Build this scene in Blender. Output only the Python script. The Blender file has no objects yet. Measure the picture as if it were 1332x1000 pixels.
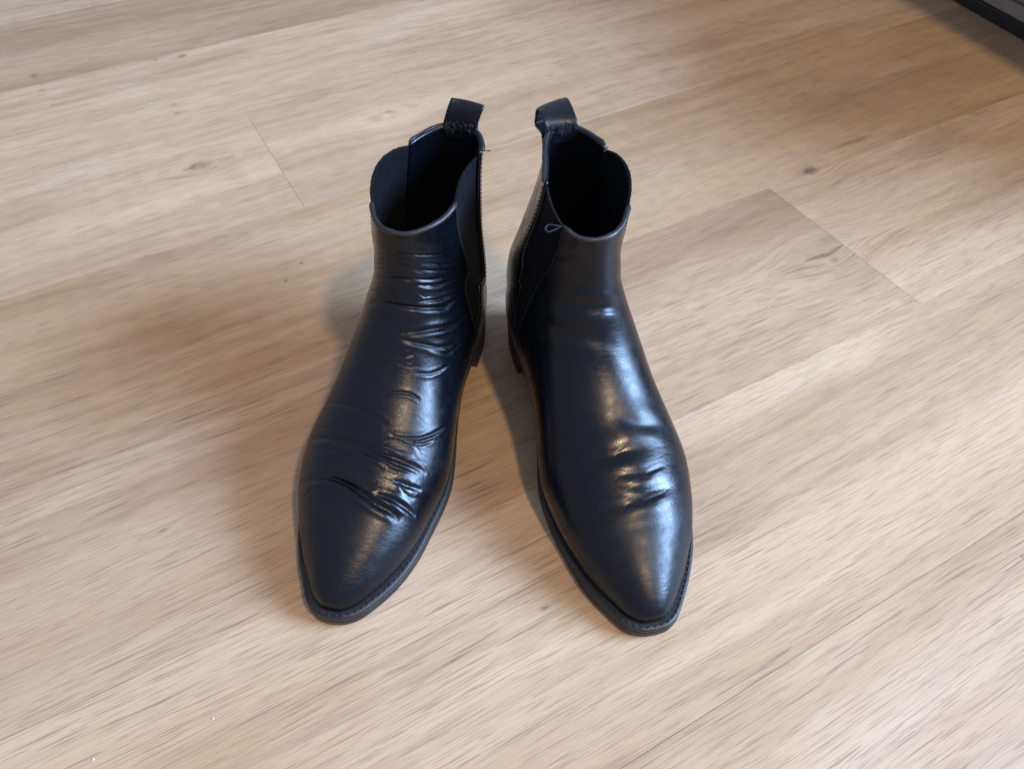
import bpy, math, random
import numpy as np
random.seed(7); np.random.seed(7)
R = math.radians
scene = bpy.context.scene
col = scene.collection

# ------------------------------------------------------------------ camera
cam_data = bpy.data.cameras.new('camera')
cam = bpy.data.objects.new('camera', cam_data); col.objects.link(cam)
cam.location = (0, 0, 0.43); cam.rotation_euler = (R(90 - 49.4), 0, 0)
cam_data.sensor_width = 36.0; cam_data.lens = 36.0 * 985 / 1332
cam_data.clip_start = 0.01; cam_data.clip_end = 50
cam_data.dof.use_dof = True; cam_data.dof.focus_distance = 0.47; cam_data.dof.aperture_fstop = 11.0
scene.camera = cam
# ------------------------------------------------------------------ world: dim bounced light of the room
world = bpy.data.worlds.new('World'); scene.world = world; world.use_nodes = True
bg = world.node_tree.nodes['Background']
bg.inputs['Color'].default_value = (0.66, 0.75, 1.0, 1); bg.inputs['Strength'].default_value = 0.42
# ------------------------------------------------------------------ lights
def aim(o, target):
    from mathutils import Vector
    o.rotation_euler = (Vector(target) - o.location).to_track_quat('-Z', 'Y').to_euler()
wl = bpy.data.lights.new('window_light', 'AREA'); wl.shape = 'RECTANGLE'; wl.size = 1.90; wl.size_y = 1.40
wl.color = (0.39, 0.61, 1.0); wl.energy = 410
wo = bpy.data.objects.new('window_light', wl); col.objects.link(wo)
wo.location = (3.44, -0.12, 2.0); aim(wo, (0, 0.30, 0.03))
cl = bpy.data.lights.new('ceiling_lamp_light', 'POINT'); cl.shadow_soft_size = 0.09
cl.color = (1.0, 0.72, 0.43); cl.energy = 100
co = bpy.data.objects.new('ceiling_lamp_light', cl); col.objects.link(co)
co.location = (0.83, -0.62, 2.30)
# ------------------------------------------------------------------ exposure
vs = scene.view_settings
vs.view_transform = 'Standard'; vs.look = 'None'; vs.exposure = 0.42; vs.gamma = 1.0; vs.use_curve_mapping = False

# ---- GEOM BEGIN
import numpy as np
def pchip(xk, yk, x):
    xk = np.asarray(xk, float); yk = np.asarray(yk, float); x = np.asarray(x, float)
    h = np.diff(xk); d = np.diff(yk) / h; m = np.zeros_like(yk)
    for i in range(1, len(xk) - 1):
        if d[i-1] * d[i] > 0:
            w1 = 2*h[i] + h[i-1]; w2 = h[i] + 2*h[i-1]
            m[i] = (w1 + w2) / (w1/d[i-1] + w2/d[i])
    m[0] = d[0]; m[-1] = d[-1]
    i = np.clip(np.searchsorted(xk, x) - 1, 0, len(h) - 1)
    t = (x - xk[i]) / h[i]
    return ((2*t**3 - 3*t**2 + 1)*yk[i] + (t**3 - 2*t**2 + t)*h[i]*m[i] + (-2*t**3 + 3*t**2)*yk[i+1] + (t**3 - t**2)*h[i]*m[i+1])
#        s   Dx     Dz     Bx     Bz    W     e     yc
LAST = [(0, 27.36, 1.70, 27.40, 1.30, 0.02, 0.02, 0),
        (0.35, 27.31, 1.90, 27.36, 1.29, 0.50, 0.49, 0),
        (1, 27.15, 2.12, 27.20, 1.25, 0.86, 0.84, 0),
        (2, 26.70, 2.50, 26.80, 1.20, 1.36, 1.33, 0),
        (3, 25.90, 2.98, 26.00, 1.10, 1.92, 1.87, 0),
        (4, 24.40, 3.72, 24.50, 1.00, 2.84, 2.74, 0),
        (5, 22.40, 4.60, 22.50, 0.95, 3.75, 3.55, 0),
        (6, 20.00, 5.60, 20.00, 0.90, 4.45, 4.15, 0),
        (7, 17.80, 6.45, 17.60, 0.95, 4.75, 4.35, 0),
        (8, 15.80, 7.50, 15.20, 1.15, 4.45, 3.90, 0),
        (9, 14.20, 8.70, 12.60, 1.60, 4.05, 3.25, 0),
        (10, 13.0, 10.0, 9.60, 2.30, 3.85, 2.95, 0),
        (11, 12.2, 11.3, 6.50, 2.85, 3.72, 2.95, 0),
        (12, 11.6, 12.5, 3.60, 3.00, 3.55, 2.75, 0),
        (13, 11.35, 13.3, 1.60, 3.05, 3.35, 2.15, 0),
        (14, 11.2, 13.8, 0.50, 3.10, 3.30, 1.20, 0),
        (15, 11.1, 14.2, 0.10, 3.40, 3.25, 0.0, 0),
        (16, 11.0, 14.6, -0.15, 4.60, 3.20, 0.0, 0),
        (17, 10.95, 15.0, 0.10, 7.00, 3.15, 0.0, 0),
        (18, 10.9, 15.4, 0.65, 9.9, 3.05, 0.0, 0),
        (19, 10.9, 15.8, 0.80, 13.0, 3.0, 0.0, 0),
        (20, 10.9, 16.2, 0.55, 16.3, 2.95, 0.0, 0)]
YL = [(0,0),(0,0),(0,0),(0,0),(0,0),(-.08,-.08),(-.25,-.25),(-.5,-.5),(-.5,-.5),(-.45,-.4),(-.4,-.3),(-.3,-.15),(-.15,0),(-.05,.1),(0,.15),(0,.15),(0,.15),(0,.15),(0,.15),(0,.3),(0,.6),(.05,.95)]
YR = [(0,0),(0,0),(0,0),(0,0),(0.05,.05),(.15,.15),(.35,.35),(.45,.45),(.48,.48),(.48,.42),(.45,.3),(.4,.1),(.35,-.2),(.3,-.5),(.3,-.65),(.3,-.7),(.3,-.7),(.3,-.7),(.3,-.6),(.3,-.1),(.3,.25),(.3,.4)]
def table(Y, w=1.0): return [r[:7] + y for r, y in zip(LAST, Y)]
TABL, TABR = table(YL), table(YR)
DENTS = {id(TABL): [((5.5, 3.2, 16.2), 3.2, (0, -0.45, 0))],
         id(TABR): [((3.6, -2.6, 17.0), 4.2, (0.2, 1.35, 0))]}     # where the shaft has caved in: centre, radius, shift (cm)
_prof = {}
def prof(tab):
    """profiles of the last sampled densely along s, with the joints between the knots smoothed"""
    key = id(tab)
    if key not in _prof:
        T = np.asarray(tab, float).T; s = np.linspace(0, 20, 4001); h = 0.005
        out = [s]; k = np.arange(-200, 201)*h; wt = np.exp(-(k/0.32)**2); wt /= wt.sum()
        for c in range(1, 9):
            y = pchip(T[0], T[c], s)
            ext = np.r_[2*y[0]-y[200:0:-1], y, 2*y[-1]-y[-2:-202:-1]]
            sm = np.convolve(ext, wt, 'valid'); b = np.clip((s-1.0)/1.5, 0, 1)
            out.append(y*(1-b)+sm*b)
        _prof[key] = np.array(out)
    return _prof[key]
def surf(tab, s, tau):
    """point(s) on the boot's last, metres; s 0 (toe) .. 20 (rim), tau -1..1 around (0 ridge, +-1 feather line or back seam)"""
    T = prof(tab); s = np.asarray(s, float)
    Dx, Dz, Bx, Bz, W, e, yc, yb = [np.interp(s, T[0], T[k]) for k in range(1, 9)]
    W = np.maximum(W, 1e-4); e = np.clip(e, 0, W)
    A = np.pi - np.arcsin(np.clip(e / W, 0, 1))
    a = np.abs(tau) * A
    h = (1 - np.cos(a)) / (1 - np.cos(A))
    y = W * np.sin(a) * np.sign(tau) + yc + (yb - yc)*h
    P = np.stack([Dx + (Bx - Dx)*h, y, Dz + (Bz - Dz)*h], -1)
    for c, r, v in DENTS.get(id(tab), ()):
        P = P + np.exp(-((P-np.array(c))**2).sum(-1)/r**2)[..., None]*np.array(v)
    return P * 0.01
# ---- GEOM END
# ------------------------------------------------------------------ materials
class NT:
    def __init__(self, name):
        self.m = bpy.data.materials.new(name); self.m.use_nodes = True
        self.t = self.m.node_tree; self.b = self.t.nodes['Principled BSDF']
    def n(self, typ, **kw):
        nd = self.t.nodes.new(typ)
        for k, v in kw.items():
            if k.startswith('i_'): nd.inputs[k[2:].replace('_', ' ')].default_value = v
            else: setattr(nd, k, v)
        return nd
    def l(self, a, b): self.t.links.new(a, b)
    def put(self, sock, v):
        if hasattr(v, 'is_linked') or hasattr(v, 'links'): self.l(v, sock)
        else: sock.default_value = v
    def math(self, op, a, b=0.0, c=None, clamp=False):
        nd = self.n('ShaderNodeMath', operation=op); nd.use_clamp = clamp
        self.put(nd.inputs[0], a); self.put(nd.inputs[1], b)
        if c is not None: self.put(nd.inputs[2], c)
        return nd.outputs[0]
    def vec(self, x, y, z=0.0):
        nd = self.n('ShaderNodeCombineXYZ')
        for i, v in enumerate((x, y, z)): self.put(nd.inputs[i], v)
        return nd.outputs[0]
    def noise(self, v, scale=1.0, detail=2.0, rough=0.5, dist=0.0, w=None):
        nd = self.n('ShaderNodeTexNoise'); nd.noise_dimensions = '4D' if w is not None else '3D'
        self.l(v, nd.inputs['Vector'])
        nd.inputs['Scale'].default_value = scale; nd.inputs['Detail'].default_value = detail
        nd.inputs['Roughness'].default_value = rough; nd.inputs['Distortion'].default_value = dist
        if w is not None: self.put(nd.inputs['W'], w)
        return nd.outputs['Fac']
    def ramp(self, v, lo, hi, a=0.0, b=1.0, smooth=True):
        nd = self.n('ShaderNodeMapRange'); nd.interpolation_type = 'SMOOTHSTEP' if smooth else 'LINEAR'
        self.put(nd.inputs['Value'], v)
        for k, x in (('From Min', lo), ('From Max', hi), ('To Min', a), ('To Max', b)): nd.inputs[k].default_value = x
        return nd.outputs['Result']
    def mix(self, f, a, b, typ='MIX'):
        nd = self.n('ShaderNodeMix', data_type='RGBA', blend_type=typ)
        self.put(nd.inputs['Factor'], f)
        for sock, v in ((nd.inputs['A'], a), (nd.inputs['B'], b)):
            s = [q for q in nd.inputs if q.type == 'RGBA' and q.name == sock.name][0]
            if isinstance(v, tuple): s.default_value = v if len(v) == 4 else (*v, 1)
            else: self.l(v, s)
        return [q for q in nd.outputs if q.type == 'RGBA'][0]
    def bump(self, h, strength=0.3, dist=0.001, normal=None):
        nd = self.n('ShaderNodeBump'); nd.inputs['Strength'].default_value = strength; nd.inputs['Distance'].default_value = dist
        self.l(h, nd.inputs['Height'])
        if normal is not None: self.l(normal, nd.inputs['Normal'])
        return nd.outputs['Normal']
    def obj(self): return self.n('ShaderNodeTexCoord').outputs['Object']

def leather_mat(name, base=(0.0022, 0.0028, 0.0046), r0=0.23, r1=0.36, grain=0.08):
    t = NT(name); o = t.obj()
    big = t.noise(o, 28, 3, 0.6); med = t.noise(o, 140, 4, 0.65)
    sc = t.n('ShaderNodeTexVoronoi'); sc.feature = 'DISTANCE_TO_EDGE'; t.l(o, sc.inputs['Vector']); sc.inputs['Scale'].default_value = 780
    fine = t.noise(o, 1500, 2, 0.5)
    rr = t.math('ADD', t.ramp(big, 0.3, 0.7, r0, r1), t.ramp(med, 0.35, 0.7, -0.04, 0.06))
    sx = t.n('ShaderNodeSeparateXYZ'); t.l(o, sx.inputs[0])
    rr = t.math('ADD', rr, t.ramp(sx.outputs['X'], 0.205, 0.245, 0.0, 0.085))        # toes worn duller
    t.l(rr, t.b.inputs['Roughness'])
    scuff = t.ramp(t.noise(o, 60, 5, 0.75), 0.62, 0.78)
    c = t.mix(t.math('MULTIPLY', scuff, 0.35), base, tuple(x*2.6 for x in base))
    speck = t.ramp(t.noise(o, 700, 1, 0.5), 0.78, 0.84)
    c = t.mix(t.math('MULTIPLY', speck, 0.25), c, (0.10, 0.10, 0.10))
    t.l(c, t.b.inputs['Base Color'])
    t.b.inputs['Specular IOR Level'].default_value = 0.36
    sp = t.n('ShaderNodeMapping'); t.l(o, sp.inputs['Vector']); sp.inputs['Scale'].default_value = (520, 95, 520)
    wr = t.ramp(t.noise(sp.outputs[0], 1, 4, 0.62), 0.36, 0.60)                      # hair-fine creases running across the foot
    wr = t.math('MULTIPLY', wr, t.ramp(t.noise(o, 34, 2), 0.40, 0.62, 0.15, 1.0))
    n1 = t.bump(wr, grain*1.1, 0.0005)
    n2 = t.bump(t.math('MULTIPLY', sc.outputs['Distance'], 1.0), grain, 0.0006, n1)
    n3 = t.bump(fine, grain*0.35, 0.0002, n2)
    t.l(n3, t.b.inputs['Normal'])
    return t.m
def plain_mat(name, base, rough, bump_scale=None, bump=0.2, bd=0.0006, var=0.3, spec=0.5):
    t = NT(name); o = t.obj()
    v = t.noise(o, 90, 4, 0.6)
    c = t.mix(t.ramp(v, 0.3, 0.75), tuple(x*(1-var) for x in base), tuple(x*(1+var) for x in base))
    t.l(c, t.b.inputs['Base Color']); t.b.inputs['Specular IOR Level'].default_value = spec
    t.l(t.ramp(t.noise(o, 50, 3), 0.3, 0.7, rough*0.88, min(1, rough*1.12)), t.b.inputs['Roughness'])
    if bump_scale: t.l(t.bump(t.noise(o, bump_scale, 4, 0.6), bump, bd), t.b.inputs['Normal'])
    return t.m
def ribbed_mat(name, base, rough, freq, axis='x', cross=0.35, spec=0.15):
    t = NT(name); o = t.obj(); s = t.n('ShaderNodeSeparateXYZ'); t.l(o, s.inputs[0])
    u = s.outputs['X'] if axis == 'x' else s.outputs['Y']
    rib = t.math('SINE', t.math('MULTIPLY', u, freq)); rib2 = t.math('SINE', t.math('MULTIPLY', s.outputs['Z'], freq*1.3))
    h = t.math('ADD', rib, t.math('MULTIPLY', rib2, cross))
    v = t.noise(o, 200, 4, 0.7)
    h = t.math('ADD', h, t.math('MULTIPLY', v, 1.2))
    c = t.mix(t.ramp(v, 0.3, 0.75), tuple(x*0.7 for x in base), tuple(x*1.4 for x in base))
    t.l(c, t.b.inputs['Base Color']); t.b.inputs['Roughness'].default_value = rough; t.b.inputs['Specular IOR Level'].default_value = spec
    t.l(t.bump(h, 0.5, 0.0003), t.b.inputs['Normal'])
    return t.m
M = {}
M['leather'] = leather_mat('black_leather')
M['leather_worn'] = leather_mat('black_leather_creased', r0=0.21, r1=0.34, grain=0.11)
M['gore'] = ribbed_mat('black_elastic', (0.0030, 0.0034, 0.0055), 0.8, 7200)
M['webbing'] = ribbed_mat('black_webbing', (0.0055, 0.0068, 0.0105), 0.42, 9000, 'y', 0.8, 0.45)
M['strap'] = leather_mat('black_strap_leather', (0.0050, 0.0062, 0.0095), 0.30, 0.42, 0.18)
M['lining'] = plain_mat('black_lining', (0.012, 0.012, 0.014), 0.7, 300, 0.3)
M['binding'] = plain_mat('black_edge_binding', (0.014, 0.015, 0.018), 0.42, 500, 0.25)
M['rubber'] = plain_mat('black_rubber', (0.010, 0.010, 0.011), 0.50, 240, 0.3, 0.0008)
M['welt'] = plain_mat('black_welt', (0.012, 0.012, 0.014), 0.45, 300, 0.35, 0.0008)
M['thread'] = plain_mat('dark_thread', (0.010, 0.011, 0.014), 0.6)
M['thread_grey'] = plain_mat('grey_thread', (0.032, 0.036, 0.045), 0.7)
M['insole'] = plain_mat('dark_insole', (0.020, 0.018, 0.016), 0.6, 200, 0.2)

GA = R(29.0)     # direction of the floor planks
KNOTS = []       # (along, across, radius along, radius across, strength, swirl) in plank space, metres
def wood_mat():
    t = NT('oak_plank')
    g = t.n('ShaderNodeNewGeometry')
    mp = t.n('ShaderNodeMapping'); mp.vector_type = 'POINT'; mp.inputs['Rotation'].default_value = (0, 0, -GA)
    t.l(g.outputs['Position'], mp.inputs['Vector'])
    s = t.n('ShaderNodeSeparateXYZ'); t.l(mp.outputs[0], s.inputs[0]); u, v = s.outputs['X'], s.outputs['Y']
    oi = t.n('ShaderNodeObjectInfo'); w = t.math('MULTIPLY', oi.outputs['Random'], 37.0)
    kn = None; vv = v
    for (ku, kv, ra, rb, st, sw) in KNOTS:
        a = t.math('DIVIDE', t.math('SUBTRACT', u, ku), ra); b = t.math('DIVIDE', t.math('SUBTRACT', v, kv), rb)
        d2 = t.math('ADD', t.math('MULTIPLY', a, a), t.math('MULTIPLY', b, b))
        e = t.math('EXPONENT', t.math('MULTIPLY', d2, -1.0))
        k = t.math('MULTIPLY', e, st); kn = k if kn is None else t.math('MAXIMUM', kn, k)
        if sw:
            e2 = t.math('EXPONENT', t.math('MULTIPLY', d2, -0.16))
            vv = t.math('ADD', vv, t.math('MULTIPLY', e2, t.math('MULTIPLY', b, -sw)))
    def P(fu, fv, z=0.0): return t.vec(t.math('MULTIPLY', u, fu), t.math('MULTIPLY', vv, fv), z)
    wob = t.noise(P(2.2, 7.0), 1, 3, 0.5, w=w)
    vv = t.math('ADD', vv, t.math('MULTIPLY', t.math('SUBTRACT', wob, 0.5), 0.020))
    broad = t.noise(P(1.1, 17.0), 1, 3, 0.55, w=w)
    mid = t.noise(P(3.2, 85.0), 1, 4, 0.6, w=w)
    fine = t.noise(P(9.0, 430.0), 1, 3, 0.6, w=w)
    fib = t.noise(P(20.0, 1250.0), 1, 2, 0.55, w=w)
    # growth rings (cathedral figure)
    ring = t.math('SINE', t.math('ADD', t.math('MULTIPLY', vv, 330.0), t.math('MULTIPLY', t.noise(P(3.0, 10.0), 1, 2, 0.5, w=w), 34.0)))
    blot = t.noise(P(5.0, 11.0), 1, 4, 0.6, w=w)
    c = t.mix(t.ramp(broad, 0.30, 0.72), (0.415, 0.262, 0.136), (0.54, 0.384, 0.229))
    c = t.mix(t.ramp(blot, 0.42, 0.72, 0, 0.55), c, (0.60, 0.457, 0.308))
    c = t.mix(t.ramp(t.noise(P(3.4, 13.0, 9.0), 1, 4, 0.6, w=w), 0.46, 0.74, 0, 0.60), c, (0.32, 0.198, 0.108))
    c = t.mix(t.math('MULTIPLY', t.ramp(mid, 0.46, 0.68), 0.22), c, (0.27, 0.165, 0.090))
    c = t.mix(t.math('MULTIPLY', t.ramp(ring, 0.2, 1.0), t.math('MULTIPLY', t.ramp(broad, 0.62, 0.40), 0.22)), c, (0.22, 0.145, 0.090))
    c = t.mix(t.ramp(fine, 0.36, 0.66, 0.0, 0.12), c, (0.61, 0.475, 0.335))
    lines = t.math('MULTIPLY', t.ramp(fine, 0.54, 0.62), t.ramp(fib, 0.40, 0.62, 0.35, 1.0))
    amt = t.ramp(t.noise(P(3.0, 14.0, 5.0), 1, 2, w=w), 0.35, 0.65, 0.45, 1.0)
    pores = t.math('MULTIPLY', t.ramp(t.noise(P(22.0, 1300.0, 3.0), 1, 1, 0.5, w=w), 0.60, 0.66), amt)
    c = t.mix(t.math('MULTIPLY', lines, 0.16), c, (0.26, 0.18, 0.125))
    pores2 = t.math('MULTIPLY', t.ramp(t.noise(P(46.0, 2300.0, 6.0), 1, 1, 0.5, w=w), 0.56, 0.64), 0.55)
    c = t.mix(pores2, c, (0.24, 0.150, 0.088))
    c = t.mix(t.math('MULTIPLY', pores, 0.72), c, (0.150, 0.088, 0.055))
    if kn is not None:
        kk = t.math('MULTIPLY', kn, t.ramp(t.noise(P(60, 170), 1, 3, 0.6), 0.30, 0.62, 0.25, 1.0))
        c = t.mix(t.ramp(kk, 0.05, 0.95, 0, 0.75), c, (0.125, 0.068, 0.042))
    c = t.mix(1.0, c, oi.outputs['Color'], 'MULTIPLY')
    t.l(c, t.b.inputs['Base Color'])
    t.l(t.math('ADD', t.ramp(mid, 0.3, 0.7, 0.44, 0.54), t.math('MULTIPLY', pores, 0.15)), t.b.inputs['Roughness'])
    t.b.inputs['Specular IOR Level'].default_value = 0.35
    h = t.math('SUBTRACT', t.math('MULTIPLY', fine, 0.5), t.math('MULTIPLY', pores, 1.0))
    t.l(t.bump(h, 0.22, 0.0004), t.b.inputs['Normal'])
    return t.m
KNOT_LIST = [(0.047, 0.7235, 0.0177, 0.01, 0.75, 0.01), (0.0684, 0.692, 0.0174, 0.0144, 0.45, 0.0), (0.0515, 0.8522, 0.0062, 0.0045, 0.9, 0), (0.0507, 0.8344, 0.0052, 0.003, 0.8, 0), (0.0848, 0.9626, 0.0058, 0.0054, 0.9, 0), (0.0548, 0.9684, 0.0029, 0.0036, 0.8, 0), (-0.0756, 0.9966, 0.0056, 0.0052, 0.9, 0), (-0.072, 0.9587, 0.0054, 0.005, 0.6, 0), (-0.0661, 0.9174, 0.0035, 0.0031, 0.6, 0), (0.2434, 0.7222, 0.0191, 0.0099, 0.6, 0.008), (0.2802, 0.7236, 0.0088, 0.0073, 0.4, 0), (0.5713, 0.4222, 0.0111, 0.0061, 1.0, 0.006), (0.6456, 0.4393, 0.0333, 0.004, 0.7, 0), (0.0862, 0.5322, 0.0028, 0.0019, 1, 0), (0.0673, 0.5165, 0.0021, 0.0018, 0.9, 0), (0.1105, 0.1596, 0.0039, 0.0022, 0.75, 0), (0.1009, 0.1595, 0.0029, 0.0017, 0.45, 0), (-0.0771, 0.323, 0.0047, 0.0021, 0.6, 0), (0.4904, 0.3223, 0.0213, 0.0136, 0.28, 0.012), (0.4597, 0.3182, 0.0125, 0.0065, 0.35, 0), (0.4932, 0.3113, 0.0049, 0.0038, 0.6, 0), (-0.0092, 0.7073, 0.0023, 0.0023, 0.8, 0), (0.7208, 0.7104, 0.0102, 0.0079, 0.5, 0), (0.5622, 0.6575, 0.0094, 0.0082, 0.4, 0.004), (0.3893, 0.0433, 0.002, 0.0016, 1, 0), (0.5105, 0.2416, 0.0107, 0.0053, 0.55, 0), (0.5701, 0.5062, 0.0254, 0.0137, 0.35, 0), (0.2219, 0.8296, 0.0463, 0.013, 0.3, 0), (0.0144, 1.1583, 0.0317, 0.0133, 0.5, 0)]
CRUMBS = [(-0.1623, 0.13, 0.0006), (-0.2197, 0.1095, 0.0006), (-0.3968, 0.7736, 0.0006), (-0.4021, 0.7769, 0.0006), (-0.6082, 0.8888, 0.0006), (-0.0692, 0.2156, 0.0006), (0.1007, 0.2451, 0.0006), (0.2103, 0.4515, 0.0006)]
CREASES_L = [
    ([(11.04, -0.293), (11.1, -0.101), (11.06, 0.058), (11.21, 0.213), (11.51, 0.354), (12.26, 0.435)], 1.52, 1.44),
    ([(12.16, 0.108), (12.61, 0.28), (13.78, 0.376)], 1.23, 0.88),
    ([(11.27, 0.112), (11.76, 0.298), (12.65, 0.448)], 1.04, 0.72),
    ([(9.93, 0.066), (10.21, 0.191), (10.68, 0.352), (11.0, 0.441), (11.64, 0.54)], 1.61, 1.6),
    ([(9.75, 0.058), (9.81, 0.208), (9.97, 0.354), (10.3, 0.463)], 1.42, 1.12),
    ([(9.0, -0.014), (9.19, 0.101), (9.4, 0.191)], 0.95, 0.56),
    ([(13.59, 0.056), (13.87, 0.191), (14.63, 0.278)], 0.85, 0.48),
    ([(14.78, 0.114), (15.37, 0.256), (16.07, 0.335)], 0.85, 0.48),
    ([(12.34, -0.298), (12.49, 0.019), (12.86, 0.217), (14.14, 0.38)], 1.14, 0.56),
    ([(15.48, -0.084), (15.89, 0.097), (16.58, 0.258)], 0.76, 0.35),
    ([(7.78, -0.479), (7.52, -0.197), (7.37, -0.047), (7.27, 0.045), (7.14, 0.128)], 1.42, 0.96),
    ([(7.95, 0.021), (8.19, 0.213), (8.14, 0.295)], 0.95, 0.64),
    ([(6.74, -0.548), (6.61, -0.289), (6.5, -0.114), (6.4, 0.064), (6.38, 0.145), (6.41, 0.302), (6.45, 0.507)], 1.8, 1.84),
    ([(6.47, -0.237), (6.38, -0.11), (6.26, 0.121), (6.19, 0.256), (6.28, 0.455)], 1.23, 1.2),
    ([(6.61, -0.182), (6.51, 0.047), (6.5, 0.256)], 0.95, 0.72),
    ([(6.85, 0.119), (6.99, 0.269), (7.17, 0.361), (7.47, 0.448), (7.93, 0.551)], 1.14, 1.04),
    ([(6.85, 0.234), (7.05, 0.385), (7.37, 0.472)], 0.95, 0.8),
    ([(6.17, -0.315), (6.37, -0.106)], 0.95, 0.48),
    ([(5.65, -0.622), (5.58, -0.376), (5.62, -0.237), (5.52, -0.075), (5.36, 0.06), (5.23, 0.213), (5.2, 0.356), (5.13, 0.461)], 2.09, 2.16),
    ([(5.58, -0.182), (5.5, -0.012), (5.37, 0.138), (5.3, 0.271)], 1.04, 0.8),
    ([(5.43, 0.154), (5.48, 0.337), (5.45, 0.605)], 1.61, 1.36),
    ([(5.89, 0.285), (5.92, 0.394), (6.03, 0.54)], 1.52, 0.96),
    ([(8.82, 0.215), (9.03, 0.324), (9.33, 0.402), (9.76, 0.483)], 1.04, 0.64),
    ([(9.73, 0.267), (9.97, 0.444), (10.75, 0.572)], 1.14, 0.8),
    ([(5.2, -0.54), (5.3, -0.424), (5.37, -0.346)], 0.85, 0.48),
]
CREASES_R = [
    ([(11.72, -0.217), (11.27, -0.04), (11.2, 0.186)], 3.2, 1.1),
    ([(11.11, -0.383), (10.38, -0.186), (9.79, 0.043)], 3.6, 0.99),
    ([(7.47, 0.019), (7.2, 0.143), (7.24, 0.35)], 3.8, 1.04),
    ([(6.66, -0.376), (6.52, -0.193), (6.52, -0.019), (6.68, 0.186)], 3.8, 1.16),
    ([(6.02, -0.108), (5.96, 0.088), (6.1, 0.241)], 2.4, 0.44),
    ([(5.83, -0.431), (5.69, -0.245), (5.48, 0.071), (5.69, 0.304)], 3.4, 0.88),
    ([(5.51, -0.548), (5.37, -0.322), (5.31, -0.106), (5.36, 0.066), (5.61, 0.335)], 3.4, 1.1),
    ([(5.3, 0.051), (5.38, 0.141), (5.47, 0.252)], 1.0, 0.39),
    ([(4.88, -0.215), (4.85, 0.012), (4.71, 0.363)], 4.5, 0.55),
    ([(13.03, -0.226), (12.28, -0.036), (12.21, 0.228)], 2.4, 0.33),
    ([(5.93, 0.108), (6.13, 0.285)], 1.0, 0.39),
]
# ------------------------------------------------------------------ mesh helpers
def mesh_np(name, V, F, mat, parent=None, smooth=True):
    V = np.asarray(V, np.float32); F = np.asarray(F, np.int32)
    me = bpy.data.meshes.new(name); k = F.shape[1]
    me.vertices.add(len(V)); me.vertices.foreach_set('co', V.ravel())
    me.loops.add(F.size); me.loops.foreach_set('vertex_index', F.ravel())
    me.polygons.add(len(F)); me.polygons.foreach_set('loop_start', np.arange(0, F.size, k, dtype=np.int32))
    me.polygons.foreach_set('use_smooth', np.full(len(F), smooth))
    me.update(calc_edges=True); me.validate()
    me.materials.append(mat)
    o = bpy.data.objects.new(name, me); col.objects.link(o)
    if parent is not None: o.parent = parent
    return o
def join(parts):
    Vs, Fs, n = [], [], 0
    for V, F in parts: Vs.append(V); Fs.append(np.asarray(F) + n); n += len(V)
    return np.concatenate(Vs), np.concatenate(Fs)
def unit(a): return a / (np.linalg.norm(a, axis=-1, keepdims=True) + 1e-12)
def grid_faces(nv, nu, flip=False):
    i = np.arange(nv*nu).reshape(nv, nu)
    f = np.stack([i[:-1, :-1], i[:-1, 1:], i[1:, 1:], i[1:, :-1]], -1).reshape(-1, 4)
    return f[:, ::-1] if flip else f
def grid_normals(G, out):
    N = unit(np.cross(np.gradient(G, axis=1), np.gradient(G, axis=0)))
    return -N if (N @ np.asarray(out, float)).mean() < 0 else N
def shell(G, N, th, seg=4):
    """a sheet of thickness th below the outer grid G, its rim rounded"""
    nv, nu = G.shape[:2]
    per = [(0, j) for j in range(nu-1)] + [(i, nu-1) for i in range(nv-1)] + [(nv-1, j) for j in range(nu-1, 0, -1)] + [(i, 0) for i in range(nv-1, 0, -1)]
    pi = np.array(per); b = G[pi[:, 0], pi[:, 1]]; n = N[pi[:, 0], pi[:, 1]]
    ii = np.clip(pi[:, 0], 1, nv-2); jj = np.clip(pi[:, 1], 1, nu-2)
    tv = b - G[ii, jj]; tv = unit(tv - (tv*n).sum(-1, keepdims=True)*n)
    rows = [b + tv*(th/2)*math.sin(a) + n*(th/2)*(math.cos(a)-1) for a in np.linspace(0, math.pi, seg+1)[1:-1]]
    inner = G - N*th
    V = np.concatenate([G.reshape(-1, 3), inner.reshape(-1, 3)] + rows)
    nn = nv*nu; idx = pi[:, 0]*nu + pi[:, 1]; m = len(per)
    loops = [idx] + [2*nn + r*m + np.arange(m) for r in range(seg-1)] + [idx + nn]
    F = [grid_faces(nv, nu), grid_faces(nv, nu, True) + nn]
    for a, c in zip(loops[:-1], loops[1:]):
        F.append(np.stack([a, c, np.roll(c, -1), np.roll(a, -1)], -1))
    return V, np.concatenate(F)
def resample(P, step):
    d = np.r_[0, np.cumsum(np.linalg.norm(np.diff(P, axis=0), axis=1))]
    q = np.linspace(0, d[-1], max(3, int(d[-1]/step)+1))
    return np.stack([np.interp(q, d, P[:, k]) for k in range(3)], -1)
def tube(P, r, seg=10, closed=False, taper=None):
    P = np.asarray(P, float); n = len(P)
    T = unit(np.gradient(P, axis=0)); up = np.array([0.12, 0.31, 0.94]); A = unit(np.cross(T, up)); B = np.cross(T, A)
    a = np.linspace(0, 2*np.pi, seg, endpoint=False)
    rr = np.full(n, r) if taper is None else r*taper
    V = P[:, None] + (A[:, None]*np.cos(a)[None, :, None] + B[:, None]*np.sin(a)[None, :, None])*rr[:, None, None]
    i = np.arange(n*seg).reshape(n, seg); j = np.roll(i, -1, 1)
    F = np.stack([i[:-1], j[:-1], j[1:], i[1:]], -1).reshape(-1, 4)
    V = V.reshape(-1, 3)
    return V, F
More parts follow.
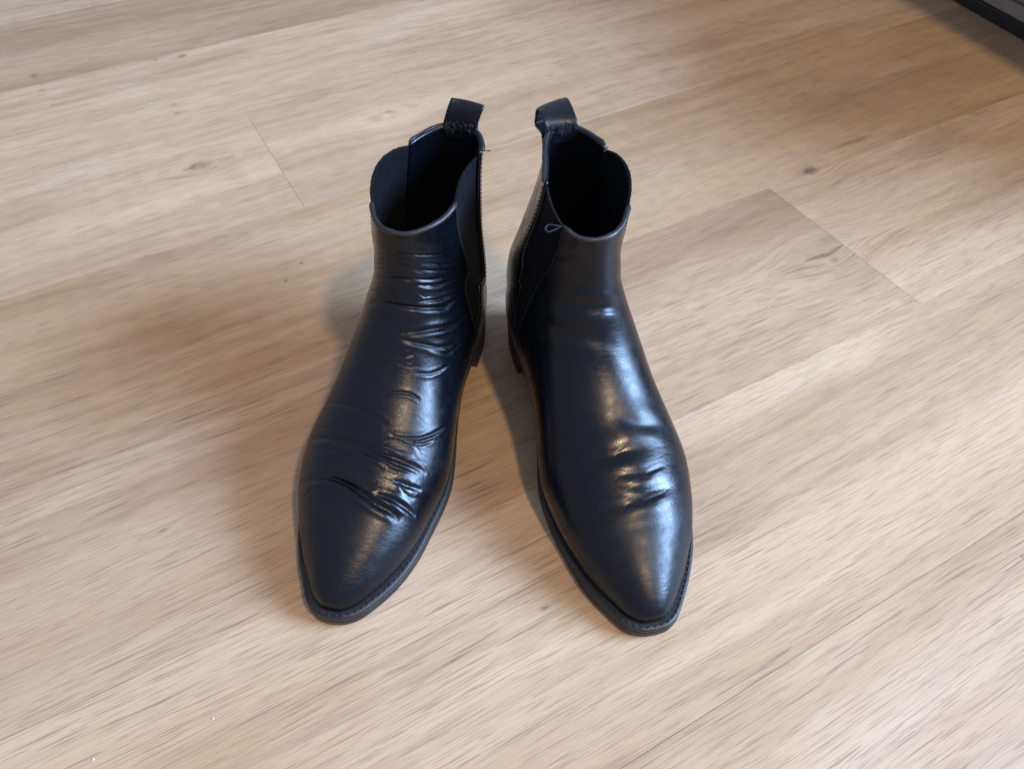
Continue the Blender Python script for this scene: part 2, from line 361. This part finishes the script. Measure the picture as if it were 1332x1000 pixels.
def stitches(P, N, length, gap, r, lift=0.0002):
    P = np.asarray(P); Q = resample(np.concatenate([P], 0), (length+gap)/6)
    Nn = unit(np.stack([np.interp(np.linspace(0, 1, len(Q)), np.linspace(0, 1, len(P)), N[:, k]) for k in range(3)], -1))
    parts = []
    for k in range(0, len(Q)-7, 6):
        c = Q[k:k+5].copy(); h = np.array([-0.3, 0.7, 1.0, 0.7, -0.3])[:, None]
        parts.append(tube(c + Nn[k:k+5]*(lift + h*r), r, 6))
    return join(parts)
def box(x0, x1, y0, y1, z0, z1, bev=0.0):
    V = []; b = bev
    xs = [(x0+b, x1-b, y0+b, y1-b, z0), (x0, x1, y0, y1, z0+b), (x0, x1, y0, y1, z1-b), (x0+b, x1-b, y0+b, y1-b, z1)]
    for (a, c, d, e, z) in xs: V += [(a, d, z), (c, d, z), (c, e, z), (a, e, z)]
    F = [(3, 2, 1, 0), (12, 13, 14, 15)]
    for k in range(3):
        for j in range(4):
            a = 4*k+j; c = 4*k+(j+1) % 4; F.append((a, c, c+4, a+4))
    return np.array(V), np.array(F)

# ------------------------------------------------------------------ floor
floor_rot = GA
KNOTS += KNOT_LIST
M['wood'] = wood_mat()
sub = mesh_np('floor', *box(-1.6, 2.4, -1.1, 2.6, -0.03, -0.0085), plain_mat('subfloor_dark', (0.05, 0.035, 0.025), 0.8), None, False)
sub.rotation_euler = (0, 0, GA); sub['kind'] = 'structure'
SEAMS = [-0.665, -0.482, -0.299, -0.116, 0.0645, 0.236, 0.420, 0.607, 0.790, 0.973, 1.156, 1.339, 1.522, 1.705]
ENDS = [0.35, 0.9, -0.1, 0.62, -0.30, 0.515, -0.28, 0.1145, 0.72, -0.25, 0.40, 0.95, 0.1]
TONES = [(0.97, .97, .97), (1, .98, .96), (1.03, 1.03, 1.03), (0.98, 1.0, 1.03), (1.03, 1.03, 1.04), (0.92, 0.90, 0.90),
         (0.94, 0.91, 0.87), (1.10, 1.12, 1.15), (1.12, 1.14, 1.17), (0.86, 0.83, 0.82), (0.95, .95, .95), (1, 1, 1), (1, .98, .96)]  # far pale rows also carry the brighter light there, put into their tone
TONES_R = {5: (1.06, 1.07, 1.09), 7: (1.07, 1.08, 1.10)}
LEN = 1.22; g = 0.00012
for k in range(len(SEAMS)-1):
    x = ENDS[k] - LEN*2
    while x < 2.4:
        a, b = max(x, -1.6), min(x+LEN, 2.4)
        if b - a > 0.05:
            o = mesh_np('plank', *box(a+g, b-g, SEAMS[k]+g, SEAMS[k+1]-g, -0.008, 0.0, 0.00008), M['wood'], sub, False)
            tn = TONES_R.get(k, TONES[k]) if a >= ENDS[k]-0.01 else TONES[k]
            o.color = (*tn, 1)
        x += LEN
# a few crumbs of dust lying on the planks
parts = []
for (x, y, r) in CRUMBS:
    a = np.linspace(0, 2*np.pi, 7, endpoint=False); rr = r*(0.7+0.5*np.random.rand(7))
    V = np.concatenate([np.c_[x+rr*np.cos(a), y+rr*np.sin(a), np.full(7, 0.0001)], np.c_[x+.6*rr*np.cos(a), y+.6*rr*np.sin(a), np.full(7, r*0.9)]])
    i = np.arange(7); F = np.stack([i, (i+1) % 7, (i+1) % 7+7, i+7], -1)
    parts.append((V, np.concatenate([F, [[7, 8, 9, 10], [7, 10, 11, 13], [11, 12, 13, 13-13+7]]])[:-1]))
d = mesh_np('dust_crumbs', *join(parts), plain_mat('pale_dust', (0.75, 0.75, 0.72), 0.6)); d['kind'] = 'stuff'
d['label'] = 'tiny pale crumbs of dust scattered on the oak planks'; d['category'] = 'dust'

# ------------------------------------------------------------------ low cabinet at the far right
cab = bpy.data.objects.new('low_cabinet', None); col.objects.link(cab)
cab['label'] = 'low taupe cabinet with black base strip at the far edge of the floor'; cab['category'] = 'cabinet'
cab.location = (0.785, 0.50, 0); cab.rotation_euler = (0, 0, math.atan2(0.935, -0.355))   # local x runs along the front, away from the camera; local -y is behind
def panel_mat():
    t = NT('taupe_panel'); o = t.obj(); s = t.n('ShaderNodeSeparateXYZ'); t.l(o, s.inputs[0])
    wv = t.noise(o, 9, 2, 0.5)
    z = t.math('ADD', s.outputs['Z'], t.math('MULTIPLY', wv, 0.030)); z = t.math('ADD', z, t.math('MULTIPLY', s.outputs['X'], 0.10))
    ln = t.math('ABSOLUTE', t.math('SUBTRACT', t.math('FRACT', t.math('MULTIPLY', z, 48.0)), 0.5))
    c = t.mix(t.ramp(ln, 0.05, 0.12, 1, 0), t.mix(t.noise(o, 60, 4), (0.20, 0.175, 0.145), (0.27, 0.24, 0.20)), (0.085, 0.055, 0.035))
    t.l(c, t.b.inputs['Base Color']); t.b.inputs['Roughness'].default_value = 0.55
    return t.m
# local +y points left-hand side of x direction
mesh_np('base_strip', *box(0, 1.2, -0.40, 0.0, 0, 0.0145, 0.001), plain_mat('black_base', (0.008, 0.008, 0.009), 0.45), cab, False)
mesh_np('front_panel', *box(0, 1.2, -0.018, -0.004, 0.0147, 0.30, 0.001), panel_mat(), cab, False)
mesh_np('side_panel', *box(0, 0.016, -0.398, -0.0182, 0.0147, 0.30, 0.001), panel_mat(), cab, False)
mesh_np('side_panel', *box(1.184, 1.2, -0.398, -0.0182, 0.0147, 0.30, 0.001), panel_mat(), cab, False)
mesh_np('top_board', *box(-0.004, 1.204, -0.404, 0.100, 0.3002, 0.318, 0.001), panel_mat(), cab, False)  # front overhang added out of view, to shade the floor strip before the cabinet

# ------------------------------------------------------------------ boots
def crease_disp(P, s, tau, tab, creases):
    D = np.zeros(P.shape[:2]); flat = P.reshape(-1, 3)
    for pts, w, depth in creases:
        pts = np.asarray(pts, float); n = len(pts); k = np.linspace(0, n-1, 14*(n-1)+1)
        ss = np.interp(k, range(n), pts[:, 0]); tt = np.interp(k, range(n), pts[:, 1])
        # soften the corners
        for _ in range(6):
            ss[1:-1] = (ss[:-2]+2*ss[1:-1]+ss[2:])/4; tt[1:-1] = (tt[:-2]+2*tt[1:-1]+tt[2:])/4
        if w >= 2.3:      # soft rolls run out gradually at both ends
            e0 = np.linspace(0.45, 0, 9)[:-1]; e1 = np.linspace(0, 0.45, 9)[1:]; j_ = min(14, len(ss)-1)
            d0 = (ss[0]-ss[j_], tt[0]-tt[j_]); d1 = (ss[-1]-ss[-1-j_], tt[-1]-tt[-1-j_])
            ss = np.r_[ss[0]+e0*d0[0]*1.5, ss, ss[-1]+e1*d1[0]*1.5]; tt = np.r_[tt[0]+e0*d0[1]*1.5, tt, tt[-1]+e1*d1[1]*1.5]
        L = surf(tab, ss, tt); w_ = w*1e-3
        lo, hi = L.min(0)-6*w_, L.max(0)+6*w_
        sel = np.where(np.all((flat > lo) & (flat < hi), axis=1))[0]
        if len(sel) == 0: continue
        best = np.full(len(sel), 1e9); bt = np.zeros(len(sel)); sgn = np.zeros(len(sel)); Q = flat[sel]
        for q in range(len(L)-1):
            a, b = L[q], L[q+1]; ab = b-a
            t_ = np.clip(((Q-a) @ ab)/(ab @ ab+1e-15), 0, 1); r_ = Q-(a+t_[:, None]*ab)
            dd = np.linalg.norm(r_, axis=1); m = dd < best
            best[m] = dd[m]; bt[m] = (q+t_[m])/(len(L)-1)
            sgn[m] = np.sign(r_[m, 0])
        env = np.clip(np.sin(np.pi*np.clip(bt, 0, 1)), 0, 1)**(0.7 if w < 2.3 else 1.5)
        x = best/w_
        # sharp valley, soft swell on both sides (a little more on the toe side)
        if w < 2.3: f = -np.exp(-(x/0.8)**1.6) + np.exp(-((x-1.9)/1.15)**2)*np.where(sgn > 0, 0.40, 0.30)
        else: f = -0.8*np.exp(-(x/1.15)**2) + np.exp(-((x-2.3)/1.5)**2)*np.where(sgn > 0, 0.50, 0.35)   # soft roll
        D.reshape(-1)[sel] += f*env*depth*1e-3
    return D
def fine_creases(rng, zones):
    """long hair-thin wrinkles that run roughly across the foot: (s range, tau range, count, width, depth)"""
    out = []
    for (s0, s1, ta, tb_, n, w, d, slope) in zones:
        for _ in range(n):
            s_ = rng.uniform(s0, s1); c = rng.uniform(ta, tb_); half = rng.uniform(0.06, 0.22)
            k = np.linspace(-1, 1, 6); ph = rng.uniform(0, 6)
            pts = [(s_+slope*(q*half)+0.07*math.sin(ph+q*3.1)+rng.normal(0, 0.02), float(np.clip(c+q*half, -0.75, 0.75))) for q in k]
            out.append((pts, w*rng.uniform(0.7, 1.3), d*rng.uniform(0.5, 1.4)))
    return out
def lump(P, lumps):
    D = np.zeros(P.shape[:2])
    for (x, y, z, r, h) in lumps: D += h*np.exp(-(((P-np.array([x, y, z]))**2).sum(-1))/r**2)
    return D
def rows_s(tab, s0, s1, n):
    s = np.linspace(s0, s1, 3000); a = surf(tab, s, 0*s); b = surf(tab, s, 0*s+0.98)
    d = np.r_[0, np.cumsum(np.maximum(np.linalg.norm(np.diff(a, axis=0), axis=1), np.linalg.norm(np.diff(b, axis=0), axis=1)))]
    return np.interp(np.linspace(0, d[-1], n), d, s)
SQ = 10.0
FRONT = ([10.0, 10.5, 11, 11.5, 12, 13.5, 15, 17, 20.01], [1.0, 0.87, 0.745, 0.625, 0.535, 0.415, 0.345, 0.315, 0.30])
BACK = ([10.0, 10.5, 11, 12, 13, 14, 16, 18, 20.01], [1.0, 0.875, 0.755, 0.70, 0.63, 0.59, 0.60, 0.655, 0.68])
def tau_front(s, d=0.0): return np.where(s <= SQ, 1.0, pchip(*FRONT, np.maximum(s, SQ))) + d*(lambda q: q*q*(3-2*q))(np.clip((s-10.6)/6.0, 0, 1))
def tau_back(s, d=0.0): return pchip(*BACK, np.maximum(s, SQ)) + d*(lambda q: q*q*(3-2*q))(np.clip((s-10.6)/6.0, 0, 1))

def make_boot(tab, org, yaw, label, creases, lumps, leather, tab_profile, tab_y, medial, rim, extra):
    boot = bpy.data.objects.new('ankle_boot', None); col.objects.link(boot)
    boot.location = (org[0]*0.01, org[1]*0.01, 0.0); boot.rotation_euler = (0, 0, R(yaw-90))
    boot['label'] = label; boot['category'] = 'boot'; boot['group'] = 'pair of black ankle boots'
    df = extra['df']; db = extra['db']
    def skin(s, tau, out, rimfun=None):
        P = surf(tab, s, tau)
        if rimfun is not None:
            P[..., 2] += rimfun(tau) * np.clip((s-16.5)/3.5, 0, 1)**2.2
        N = grid_normals(P, out)
        return P + N*(crease_disp(P, s, tau, tab, creases)+lump(P, lumps))[..., None], N
    # vamp: toe, instep and front of the shaft
    s = rows_s(tab, 0.0, 20.0, 560)[:, None]; u = np.linspace(-1, 1, 321)[None]
    u = np.sign(u)*(1-(1-np.abs(u))**1.15)
    tau = u*np.where(u < 0, tau_front(s, df[0]), tau_front(s, df[1]))
    def front_rim(t): return 0.0032*(np.abs(t)/np.where(t < 0, 0.30+df[0], 0.30+df[1]))**3 - 0.0038 + rim[0]*t/0.3
    G, N = skin(s+0*u, tau, (0.3, 0, 1), front_rim); N = grid_normals(G, (0.3, 0, 1))
    vamp = mesh_np('vamp', *shell(G, N, 0.0021), leather, boot)
    edge = G[-1]; edgeN = N[-1]
    sides = [(G[:, 0], N[:, 0], G[:, 6], N[:, 6], s[:, 0]), (G[:, -1], N[:, -1], G[:, -7], N[:, -7], s[:, 0])]
    # back quarter
    sb = rows_s(tab, SQ+0.05, 20.0, 300)[:, None]; v = np.linspace(0, 1, 231)[None]
    t0 = tau_back(sb, db[1]); t9 = 2-tau_back(sb, db[0]); t1 = t0 + (t9-t0)*v; tau = np.where(t1 <= 1, t1, t1-2)     # wraps over the back seam
    def back_rim(t): return 0.0045*np.clip((np.abs(t)-0.60)/0.40, 0, 1)**0.7 + 0.0015
    P = surf(tab, sb+0*v, np.where(np.abs(tau) > 0.9999, 0.9999*np.sign(tau), tau))
    P[..., 2] += back_rim(tau)*np.clip((sb-16.5)/3.5, 0, 1)**2.2
    N = grid_normals(P, (-1, 0, 0.0)); P = P + N*(lump(P, lumps) + 0.0002)[..., None]
    mesh_np('back_quarter', *shell(P, N, 0.0029), leather, boot)
    bedge = P[-1]; bN = N[-1]
    # rounded edge binding along the top of the vamp and the back quarter
    for e in (edge, bedge):
        q = resample(e, 0.0012); kq = np.arange(len(q)); q[:, 2] += 0.0002+0.00025*np.sin(kq*0.31+1)+np.random.normal(0, 0.00007, len(q))
        tp = np.clip(np.minimum(kq, len(q)-1-kq)/3.0, 0.02, 1)**0.5*(1+0.06*np.sin(kq*0.57))
        mesh_np('rim_binding', *tube(q, 0.00165, 12, taper=tp), M['binding'], boot)
    # elastic side gores
    for sg in (-1, 1):
        sgr = rows_s(tab, 10.9, 20.0, 200)[:, None]; v = np.linspace(0, 1, 70)[None]
        q_ = 0 if sg < 0 else 1; a = tau_front(sgr, df[q_])-0.035; b = tau_back(sgr, db[q_])+0.04; tau = (a+(b-a)*v)
        Gp = surf(tab, sgr+0*v, tau*sg)
        arch = (extra['gore_arch'][0 if sg < 0 else 1]*np.sin(np.pi*np.clip(v*1.05, 0, 1))**0.75 - extra['gore_drop'][0 if sg < 0 else 1]*(1-v)**2 - 0.0015)
        Gp[..., 2] += arch*np.clip((sgr-16.0)/4.0, 0, 1)**1.6
        Nn = grid_normals(Gp, (0, sg, 0))
        bulge = extra['gore_bulge'][0 if sg < 0 else 1]*np.sin(np.pi*v)*np.clip((sgr-13)/7, 0, 1)
        # woven ribs
        wav = 0.00009*np.sin(v*np.pi*2*17)
        Gp = Gp + Nn*(-0.0007+bulge+wav)[..., None]
        mesh_np('elastic_gore', *shell(Gp, Nn, 0.0013), M['gore'], boot)
        # frayed ribbon edge of the elastic
        top = resample(Gp[-1, 3:-3], 0.0011); jit = np.random.normal(0, 0.00010, top.shape); jit[:, 2] = np.abs(jit[:, 2])*1.4
        mesh_np('gore_edge', *tube(top+jit, 0.00075, 7), M['gore'], boot)
    # stitched rows beside the gores
    for (e, n, e2, n2, ss) in sides:
        m = ss > 11.2
        o_ = mesh_np('seam_stitching', *stitches(e2[m], n2[m], 0.0021, 0.0009, 0.00028), M['thread'], boot); o_['kind'] = 'stuff'
    for jcol in (5, -6):
        m = sb[:, 0] > 11.2
        o_ = mesh_np('seam_stitching', *stitches(P[m][:, jcol], N[m][:, jcol], 0.0021, 0.0009, 0.00028), M['thread'], boot); o_['kind'] = 'stuff'
    # footbed
    T = prof(tab)
    # ---- sole unit: outline = feather line pushed outwards
    sq = np.linspace(0, 15, 4000); Bx, Bz, e, yb = [np.interp(sq, T[0], T[k]) for k in (3, 4, 6, 8)]
    e = np.maximum(e, 0.0); d = np.r_[0, np.cumsum(np.hypot(np.diff(Bx), np.diff(e)))]
    n = 240; q = np.linspace(0, d[-1], n); Bx, Bz, e, yb = [np.interp(q, d, a) for a in (Bx, Bz, e, yb)]
    Bz = np.interp(Bx, [-1, 0.5, 3.6, 6.5, 9.6, 12.6, 15.2, 17.6, 20, 22.5, 24.5, 26, 27.5], [3.02, 3.02, 2.98, 2.85, 2.30, 1.60, 1.12, .95, .90, .93, 1.0, 1.1, 1.25])
    out = np.c_[np.r_[Bx, Bx[::-1]], np.r_[e, -e[::-1]]]          # closed: toe -> heel on +y, heel -> toe on -y
    tn = np.roll(out, -1, 0)-np.roll(out, 1, 0); nn = unit(np.stack([-tn[:, 1], tn[:, 0]], -1))
    if (nn*(out-out.mean(0))).sum() < 0: nn = -nn
    for _ in range(3): nn = unit(np.roll(nn, 1, 0)+nn*2+np.roll(nn, -1, 0))
    zz = np.r_[Bz, Bz[::-1]]; yy = np.r_[yb, yb[::-1]]
    def outline(off):
        o = out + nn*np.asarray(off)[..., None]; o[:, 1] += yy; return o
    base_off = np.interp(out[:, 0], [5, 9, 13, 21, 24.5, 27.0, 27.4], [0.10, 0.12, 0.40, 0.40, 0.48, 0.46, 0.42])
    def slab(name, rows, mat, xmin=None, par=boot, flatz=None):
        """rows: list of (extra offset cm, z above feather line cm); closed loops joined, capped across"""
        keep = np.ones(len(out), bool) if xmin is None else (out[:, 0] < xmin)
        idx = np.where(keep)[0]
        Vs = []
        for off, dz in rows:
            o = outline(base_off+off)[idx]; z = zz[idx]+dz if flatz is None else np.where(dz is None, 0.0, 0)+np.array([dz]*len(idx))
            Vs.append(np.c_[o, z]*0.01)
        m = len(idx); V = np.concatenate(Vs); F = []
        for r in range(len(rows)-1):
            a = r*m+np.arange(m); c = a+m; F.append(np.stack([a, c, np.roll(c, -1), np.roll(a, -1)], -1))
        for r, fl in ((0, False), (len(rows)-1, True)):          # caps: quads between the two sides
            a = r*m+np.arange(m//2); b = r*m+m-1-np.arange(m//2)
            f = np.stack([a[:-1], a[1:], b[1:], b[:-1]], -1); F.append(f[:, ::-1] if fl else f)
        return mesh_np(name, V, np.concatenate(F), mat, par)
    slab('welt', [(-0.30, 0.06), (-0.07, 0.04), (-0.02, 0.0), (0.0, -0.06), (0.0, -0.22), (-0.03, -0.29), (-0.07, -0.31)], M['welt'])
    slab('outsole', [(-0.10, -0.28), (-0.06, -0.32), (-0.01, -0.36), (0.0, -0.42), (0.0, -0.80), (-0.03, -0.87), (-0.10, -0.90)], M['rubber'])
    slab('footbed', [(-0.75, 0.10), (-0.70, 0.30), (-0.80, 0.34)], M['insole'])
    # heel block: follows the outline, with a straight breast
    idx = np.where(out[:, 0] < 6.6)[0]; m = len(idx); zt = zz[idx]-0.885
    Vs = []
    for off, f in ((0.0, 1.0), (-0.02, 0.8), (-0.03, 0.745), (-0.06, 0.735), (-0.03, 0.725), (-0.07, 0.3), (-0.09, 0.03), (-0.13, 0.0)):
        o = outline(base_off+off)[idx]; o[:, 0] = np.minimum(o[:, 0], 6.6-0.5*(1-f)); Vs.append(np.c_[o, zt*f]*0.01)
    V = np.concatenate(Vs); F = []; nr = len(Vs)
    for r in range(nr-1):
        a = r*m+np.arange(m); c = a+m; F.append(np.stack([a, c, np.roll(c, -1), np.roll(a, -1)], -1))
    for r in (0, nr-1):
        a = r*m+np.arange(m//2); b = r*m+m-1-np.arange(m//2); F.append(np.stack([a[:-1], a[1:], b[1:], b[:-1]], -1))
    mesh_np('heel', V, np.concatenate(F), M['rubber'], boot)
    # welt stitching in its groove
    o = outline(base_off-0.17); keep = out[:, 0] > 9.5; ids = np.where(keep)[0]
    order = np.r_[ids[ids >= n], ids[ids < n]]
    L3 = np.c_[o, zz+0.06][order]*0.01
    o_ = mesh_np('welt_stitching', *stitches(L3, np.tile([0, 0, 1.0], (len(L3), 1)), 0.0030, 0.0012, 0.00042, 0.0), M['thread'], boot); o_['kind'] = 'stuff'
    # pull tab: a strap loop at the back seam
    prof_ = np.asarray(tab_profile, float)*0.01; k = np.linspace(0, 1, 60); kk = np.linspace(0, 1, len(prof_))
    path = np.stack([pchip(kk, prof_[:, c], k) for c in range(2)], -1)
    for _ in range(8): path[1:-1] = (path[:-2]+2*path[1:-1]+path[2:])/4
    w = np.linspace(-1, 1, 24); hw = 0.0102
    lift = np.clip((path[:, 1]-0.170)/0.02, 0, 1)
    Gt = np.stack([path[:, None, 0]+0*w, tab_y*0.01+w[None]*hw+(lift*tab_profile_skew(extra))[:, None]+0.0*w, path[:, None, 1]+lift[:, None]*(w[None]*extra['tab_tilt'])], -1)
    back = np.clip((0.009-path[:, 0])/0.010, 0, 1)*np.clip((path[:, 1]-0.160)/0.004, 0, 1)
    Gt[..., 0] += 0.0012*(w[None]**2) - back[:, None]*w[None]*extra.get('tab_turn', 0.0)
    Gt += np.random.normal(0, 0.00006, Gt.shape)
    Nt = grid_normals(Gt, (1, 0, 0)); 
    mesh_np('pull_tab', *shell(Gt, Nt, 0.0014), M['strap'], boot)
    # frayed end of the strap where it is sewn to the inside
    fr = []
    for i in range(70):
        y = tab_y*0.01+random.uniform(-1, 1)*hw; p0 = np.array([path[2, 0]+0.0012, y, path[2, 1]+random.uniform(0.004, 0.010)])
        a = random.uniform(-1, 1); l = random.uniform(0.0010, 0.0024)
        pts = [p0+np.array([0.0012*t, math.sin(a)*l*t, math.cos(a)*l*t*random.choice((-1, 1))]) for t in (0, .35, .7, 1)]
        fr.append(tube(np.array(pts), 0.00012, 4))
    o_ = mesh_np('frayed_threads', *join(fr), M['thread_grey'], boot); o_['kind'] = 'stuff'
    for pts in extra.get('threads', []):
        q = resample(np.stack([pchip(np.linspace(0, 1, len(pts)), np.array(pts)[:, c], np.linspace(0, 1, 60)) for c in range(3)], -1), 0.0004)
        mesh_np('loose_thread', *tube(q, 0.00035, 6), M['thread_grey'], boot)
    return boot
def tab_profile_skew(extra): return extra['tab_skew']
LL = make_boot(TABL, (-4.1, 45.2), -13.5, 'creased black leather ankle boot with its pull strap standing upright', CREASES_L + fine_creases(np.random.RandomState(3), [(11.0, 15.5, -0.22, 0.30, 26, 0.60, 0.20, 0.4), (9.2, 11.0, -0.3, 0.35, 10, 0.60, 0.14, 0.6), (6.1, 7.0, -0.45, 0.42, 18, 0.60, 0.24, 0.0), (5.2, 6.0, -0.40, 0.40, 12, 0.60, 0.20, -0.3), (7.2, 9.0, -0.3, 0.40, 8, 0.6, 0.14, 0.3)]),
    [], M['leather_worn'],
    [(0.98, 16.1), (0.98, 16.9), (0.90, 17.5), (0.75, 18.15), (0.40, 18.5), (0.05, 18.15), (0.0, 17.3), (0.35, 16.5), (0.48, 15.5)], 1.0, 1, (0.0,),
    dict(gore_arch=(0.008, 0.003), gore_drop=(0.0, 0.009), gore_bulge=(0.002, -0.006), df=(0.0, 0.07), db=(0.0, 0.0), tab_tilt=-0.0016, tab_skew=0.0065, tab_mat='webbing',
         threads=[[(0.030, 0.030, 0.168), (0.031, 0.0325, 0.1685), (0.030, 0.0345, 0.168), (0.031, 0.036, 0.1690)]]))
RR = make_boot(TABR, (2.2, 44.6), 12.5, 'smoother black leather ankle boot with its pull strap curled over backwards', CREASES_R + fine_creases(np.random.RandomState(5), [(5.2, 6.8, -0.1, 0.32, 14, 0.6, 0.09, 0.2), (9.8, 12.0, -0.2, 0.2, 6, 0.7, 0.07, 0.3)]),
    [], M['leather'],
    [(0.98, 16.0), (0.98, 16.8), (0.88, 17.2), (0.30, 17.55), (-0.60, 17.65), (-1.60, 17.25), (-2.0, 16.5), (-1.60, 15.8), (-0.40, 16.3), (0.40, 16.0), (0.50, 15.2)], 0.75, -1, (0.0,),
    dict(gore_arch=(0.002, 0.007), gore_drop=(0.003, 0.0), gore_bulge=(-0.002, 0.002), df=(-0.08, 0.02), db=(-0.17, 0.0), tab_tilt=0.0010, tab_skew=-0.003, tab_turn=0.0040, tab_mat='webbing',
         threads=[[(0.0960, -0.0140, 0.1605), (0.0950, -0.0175, 0.1612), (0.0930, -0.0215, 0.1610), (0.0945, -0.0240, 0.1598), (0.0968, -0.0225, 0.1590), (0.0965, -0.0185, 0.1598), (0.0955, -0.0150, 0.1605)],
                  [(0.035, 0.0285, 0.1655), (0.034, 0.0305, 0.1668), (0.035, 0.0310, 0.1685)]]))
